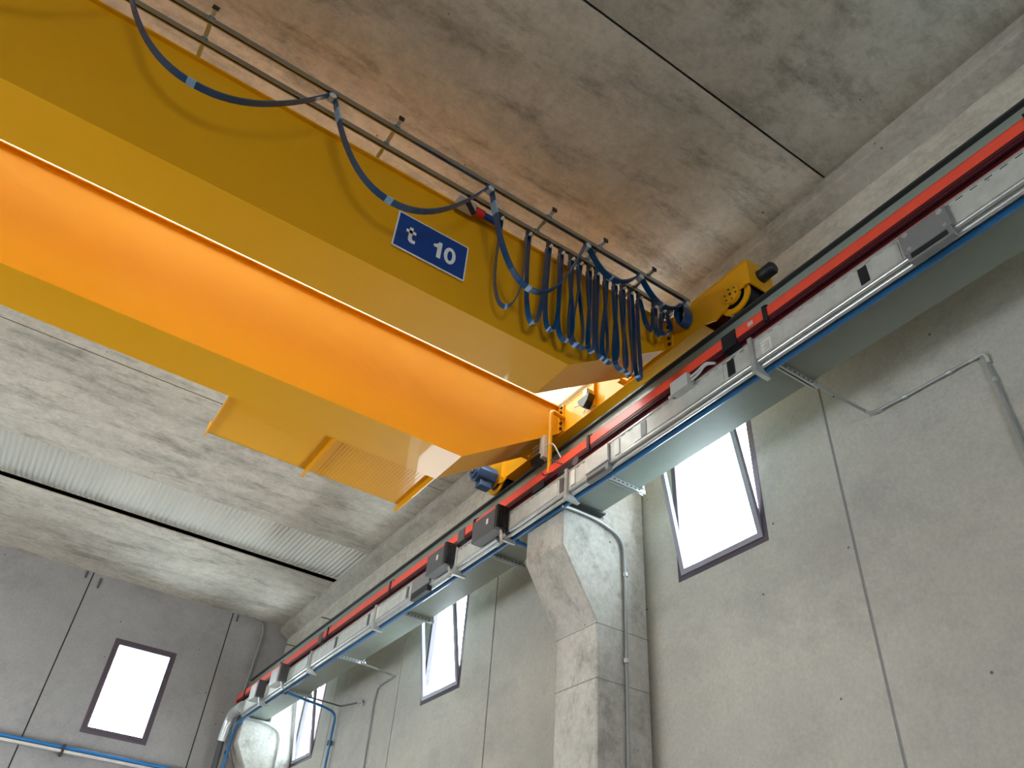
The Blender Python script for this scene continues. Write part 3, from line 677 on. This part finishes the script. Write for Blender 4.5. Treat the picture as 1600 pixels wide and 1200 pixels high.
def isolator(y0, y1, lab, red=False):
    t = thing('isolator_box', (3.50, (y0 + y1) / 2, 3.78), lab, 'electrical box')
    MB().box(3.44, 3.56, y0 + 0.05, y1, 3.79, 4.03).build('housing', 'plastic_dark' if not red else 'plastic_light', t, bevel=0.008)
    f = MB().box(3.43, 3.565, y0, y0 + 0.05, 3.78, 4.04)
    for k in range(5): f.box(3.44 + k * 0.025, 3.45 + k * 0.025, y0 - 0.012, y0, 3.80, 4.02)
    f.build('ribbed_end', 'black' if not red else 'plastic_dark', t)
    MB().box(3.438, 3.4402, y0 + 0.19, y0 + 0.225, 3.90, 3.96).build('label_sticker', 'label', t)
    m = MB()
    for k in range(3): m.tube([(3.50 + k * 0.03, y0 + 0.03 + k * 0.05, 3.79), (3.52 + k * 0.03, y0 + 0.02 + k * 0.05, 3.70)], 0.014, 10)
    m.build('cable_glands', 'galv_light', t)
    if red: MB().box(3.43, 3.4405, y0 + 0.05, y0 + 0.075, 3.79, 4.03).build('red_edge', 'redplastic', t)
    return t
isolator(5.90, 6.40, 'large dark grey isolator box, the nearer of the two beside the column')
isolator(6.93, 7.38, 'dark grey isolator box with white sticker, further from the column')
isolator(11.95, 12.4, 'pale box with a dark end and red edge near the far window', True)
isolator(12.95, 13.35, 'last small pale box with a dark end at the trunking end', True)
t = thing('junction_box', (3.53, 3.38, 3.89), 'small light grey junction box above the trunking with two cable tails', 'electrical box')
MB().box(3.49, 3.57, 3.285, 3.475, 3.93, 4.05).build('housing', 'plastic_light', t, bevel=0.006)
MB().tube([(3.53, 3.475, 3.96), (3.53, 3.53, 3.955)], 0.014, 10).build('cable_gland', 'plastic_light', t)
m = MB()
for dz in (0, 0.035): m.tube(fillet([(3.53, 3.285, 4.01 - dz), (3.53, 3.20, 4.02 - dz), (3.54, 3.13, 4.06 - dz * .5), (3.55, 3.04, 4.0)], 0.05), 0.010, 8)
m.build('cable_tail', 'plastic_light', t)
t = thing('rating_label', (3.56, 2.575, 3.80), 'white printed label on the trunking above a perforated strut', 'label')
MB().box(3.562, 3.565, 2.53, 2.62, 3.805, 3.915).build('paper', 'label', t)
m = MB()
for k in range(7): m.box(3.5612, 3.562, 2.545, 2.605 - 0.012 * (k % 3), 3.815 + k * 0.012, 3.818 + k * 0.012)
m.build('print', 'ink', t)
t = thing('warning_label', (3.56, 7.93, 3.9), 'round white sticker on the trunking beside the far isolator', 'label')
MB().prism(circle2(7.45, 3.93, 0.035, 20), 'x', 3.53, 3.534).build('paper', 'label', t)

# conduits under the trunking and the blue pipe
tag(MB().cyl((3.585, -8, 3.785), (3.585, 14.1, 3.785), 0.016, 14).build('steel_conduit', 'galv_light'), 'upper of the two pale conduits under the trunking', 'conduit')
tag(MB().cyl((3.615, -8, 3.755), (3.615, 14.1, 3.755), 0.016, 14).build('steel_conduit', 'galv_light'), 'lower of the two pale conduits under the trunking', 'conduit')
BP = MB().tube(fillet([(3.695, -8, 3.775), (3.695, 14.2, 3.775), (3.66, 14.60, 3.70), (3.64, 14.62, -1.5)], 0.25, 10), 0.024, 16).build('blue_pipe', 'bluepipe')
tag(BP, 'long blue pipe under the runway beam bending down at the corner', 'pipe')
for z in (3.30, 2.4): MB().tube([(3.641, 14.617, z), (3.641, 14.617, z - 0.05)], 0.027, 14).build('pipe_collar', 'motor', BP)
m = MB().tube(fillet([(3.695, 12.40, 3.782), (4.02, 12.44, 3.76), (4.42, 12.50, 3.74), (4.66, 12.55, 3.70), (4.67, 12.62, -1.5)], 0.22, 8), 0.02, 14)
BB = m.build('branch_pipe', 'bluepipe'); tag(BB, 'blue branch pipe crossing the far window to the side wall and going down', 'pipe')
MB().cyl((4.672, 12.60, 3.30), (4.672, 12.60, 3.23), 0.04, 14).build('pipe_clamp', 'black', BB)
MB().cyl((3.64, 12.40, 3.782), (3.75, 12.41, 3.775), 0.03, 12).build('tee_fitting', 'black', BB)
m = MB().tube(fillet([(3.695, 6.02, 3.775), (3.90, 6.00, 3.76), (4.30, 5.98, 3.74), (4.60, 5.97, 3.70), (4.66, 5.97, -1.5)], 0.15, 8), 0.02, 14)
B2 = m.build('branch_pipe', 'bluepipe'); tag(B2, 'short blue branch pipe tucked behind the near column corbel', 'pipe')
MB().cyl((3.66, 6.02, 3.775), (3.76, 6.015, 3.772), 0.033, 12).build('tee_fitting', 'bluepipe', B2)
PF = thing('conduit_fitting', (3.60, 6.0, 3.77), 'cluster of shiny conduit couplings below the nearer isolator box', 'fitting')
for k, (yy, xx, zz) in enumerate(((5.92, 3.585, 3.785), (6.00, 3.615, 3.755), (6.08, 3.585, 3.785), (6.14, 3.615, 3.755))):
    MB().cyl((xx, yy - 0.03, zz), (xx, yy + 0.03, zz), 0.024, 12).build('coupling', 'galv_light' if k % 2 else 'darksteel', PF)
MB().box(3.56, 3.70, 5.955, 5.985, 3.70, 3.735).build('clamp_bar', 'galv', PF)
MB().cyl((3.575, 6.04, 3.715), (3.575, 6.10, 3.70), 0.016, 10).build('cable_gland', 'galv_light', PF)
# down duct elbow at the end of the trunking
DE = thing('duct_elbow', (3.62, 14.4, 3.6), 'shiny steel duct elbow turning down at the trunking end', 'duct')
m = MB().tube(fillet([(3.56, 14.05, 3.88), (3.55, 14.62, 3.88), (3.54, 14.70, 3.45)], 0.2, 8), 0.085, 16); m.build('elbow', 'galv_light', DE)
MB().tube([(3.54, 14.70, 3.47), (3.54, 14.71, -1.5)], 0.05, 14).build('down_duct', 'plastic_dark', DE)
MB().tube([(3.56, 14.02, 3.88), (3.56, 14.10, 3.88)], 0.092, 16).build('collar', 'galv', DE)

# perforated strut brackets under the runway beam
LS = ['perforated strut under the runway beam, at the wall joint with the bent conduit', 'bright perforated strut under the runway beam, between column and tilted window',
      'dark strut under the runway beam, just beyond the column', 'dark strut under the runway beam, touching the second window',
      'pale strut under the runway beam, between the last two windows', 'pale strut under the runway beam, last before the corner']
def strut(y, lab):
    t = thing('support_strut', (3.74, y, 3.82), lab, 'strut', 'perforated struts under the runway beam')
    x0, x1 = 3.735, 4.19
    m = MB().box(x0, x1, y - 0.0205, y - 0.0185, 3.823, 3.864).box(x0, x1, y + 0.0185, y + 0.0205, 3.823, 3.864).box(x0, x1, y - 0.0205, y - 0.010, 3.823, 3.826).box(x0, x1, y + 0.010, y + 0.0205, 3.823, 3.826).box(x0, x1, y - 0.02, y + 0.02, 3.860, 3.864)
    m.build('channel', 'galv_light', t)
    m = MB(); x = x0 + 0.04
    while x < x1 - 0.03:
        m.box(x, x + 0.018, y - 0.0215, y - 0.0204, 3.838, 3.850); m.box(x, x + 0.018, y + 0.0204, y + 0.0215, 3.838, 3.850); x += 0.048
    m.build('slot_holes', 'black', t)
    MB().box(3.672, 3.735, y - 0.022, y + 0.022, 3.80, 3.864).build('pipe_clip', 'black', t)
    MB().tube(fillet([(4.10, y - 0.03, 3.815), (4.16, y - 0.035, 3.83), (4.165, y - 0.03, 3.90)], 0.02), 0.006, 8).box(4.132, 4.15, y - 0.05, y + 0.05, 3.86, 3.90).build('beam_clamp', 'galv', t)
    return t
s0 = strut(2.66, LS[0])
for y, lab in zip((4.60, 6.54, 8.55, 10.53, 12.50), LS[1:]): dup(s0, (3.74, y, 3.82), lab)
for y, lab in ((9.45, 'small dark pipe clip under the runway beam between the second and third struts'), (11.4, 'small dark pipe clip under the runway beam near the far window')):
    pass

# conduits on wall and column
def conduit(name, pts, r, mat, lab, clips=(), cm='galv', fil=0.12, cat='conduit', bends=()):
    P = fillet(pts, fil, 8); o = MB().tube(P, r, 12).build(name, mat); tag(o, lab, cat)
    for c in clips:
        a = Vector(c[0]); d = Vector(c[1]).normalized() * 0.018
        MB().tube([a - d, a + d], r * 1.45, 12).build('pipe_clip', cm, o)
    for c in bends:
        MB().tube(c, r * 1.2, 12).build('bend_fitting', 'plastic_light', o)
    return o
pc = [(4.12, 2.62, 3.815), (4.45, 2.60, 3.80), (4.69, 2.585, 3.79), (4.705, 2.30, 3.79), (4.705, 1.70, 3.79), (4.705, 1.69, 3.40), (4.705, 1.70, 1.2)]
conduit('bent_conduit', pc, 0.0115, 'pipe', 'grey conduit on the side wall bent from the near strut towards the picture edge',
        clips=[((4.705, 2.30, 3.79), (0, 1, 0)), ((4.705, 1.95, 3.79), (0, 1, 0)), ((4.705, 1.692, 3.55), (0, 0, 1))], fil=0.06,
        bends=[fillet([(4.63, 2.586, 3.792), (4.695, 2.583, 3.79), (4.705, 2.50, 3.79)], 0.05), fillet([(4.705, 1.80, 3.79), (4.705, 1.69, 3.79), (4.705, 1.69, 3.70)], 0.07)])
conduit('column_conduit', [(3.66, 5.14, 3.76), (3.82, 5.165, 3.79), (4.12, 5.175, 3.79), (4.42, 5.175, 3.70), (4.435, 5.175, 3.2), (4.40, 5.175, -1.5)], 0.0165, 'pipe',
        'grey conduit curving down the side of the near column', clips=[((4.437, 5.172, 3.33), (0, 0, 1)), ((4.42, 5.172, 2.52), (0, 0, 1))], cm='galv_light', fil=0.22)
conduit('column_conduit', [(3.70, 14.36, 3.80), (4.05, 14.375, 3.81), (4.42, 14.375, 3.72), (4.45, 14.375, 3.2), (4.42, 14.375, -1.5)], 0.013, 'pipe',
        'thin conduit curving down the side of the far corner column', clips=[((4.447, 14.372, 3.35), (0, 0, 1))], cm='galv_light', fil=0.2)
conduit('bent_conduit', [(4.12, 10.50, 3.83), (4.66, 10.60, 3.82), (4.705, 10.66, 3.82), (4.705, 11.15, 3.80), (4.705, 11.20, 3.65), (4.705, 11.10, -1.5)], 0.014, 'pipe',
        'grey conduit crossing to the side wall and dropping between the last two windows', fil=0.08,
        bends=[fillet([(4.64, 10.59, 3.82), (4.705, 10.62, 3.82), (4.705, 10.72, 3.82)], 0.05), fillet([(4.705, 11.08, 3.80), (4.705, 11.2, 3.79), (4.705, 11.19, 3.70)], 0.06)])
conduit('bent_conduit', [(4.12, 12.48, 3.82), (4.68, 12.47, 3.80), (4.705, 12.40, 3.80), (4.705, 11.85, 3.72), (4.705, 11.62, 3.68)], 0.012, 'plastic_dark',
        'thin dark conduit from the last strut to a small clip on the side wall', fil=0.06, bends=[fillet([(4.70, 11.80, 3.71), (4.69, 11.62, 3.70), (4.70, 11.64, 3.62)], 0.05)])
conduit('corner_conduit', [(3.44, 14.975, 5.60), (3.50, 14.97, 5.70), (3.74, 14.97, 5.69), (3.80, 14.97, 5.52), (3.75, 14.97, 4.4), (3.70, 14.97, -1.5)], 0.014, 'pipe',
        'thin grey conduit with a hooked top on the end wall near the corner', fil=0.08)
EP = MB().cyl((-8.9, 14.86, 2.915), (3.45, 14.86, 2.915), 0.028, 16).build('wall_pipe', 'bluepipe'); tag(EP, 'blue pipe running along the end wall under its window', 'pipe')
ET = thing('wall_channel', (1.2, 14.9, 2.83), 'galvanised channel under the blue pipe on the end wall', 'channel')
MB().box(-8.9, 3.4, 14.82, 14.92, 2.835, 2.875).build('channel', 'galv_light', ET)
for x in (-2.0, 1.23): MB().box(x - 0.02, x + 0.02, 14.80, 14.985, 2.80, 2.95).build('wall_bracket', 'darksteel', ET)
for x, z, lab in ((0.52, 5.66, 'short dark clip above the end wall joint, shorter of the pair'), (0.77, 5.60, 'longer dark clip above the end wall joint, longer of the pair'), (3.26, 5.65, 'dark clip at the top of the end wall joint near the corner')):
    l = 0.07 if x != 0.77 else 0.13
    tag(MB().box(x - 0.014, x + 0.014, 14.975, 14.999, z - l, z + 0.05).build('joint_clip', 'plastic_dark'), lab, 'clip')
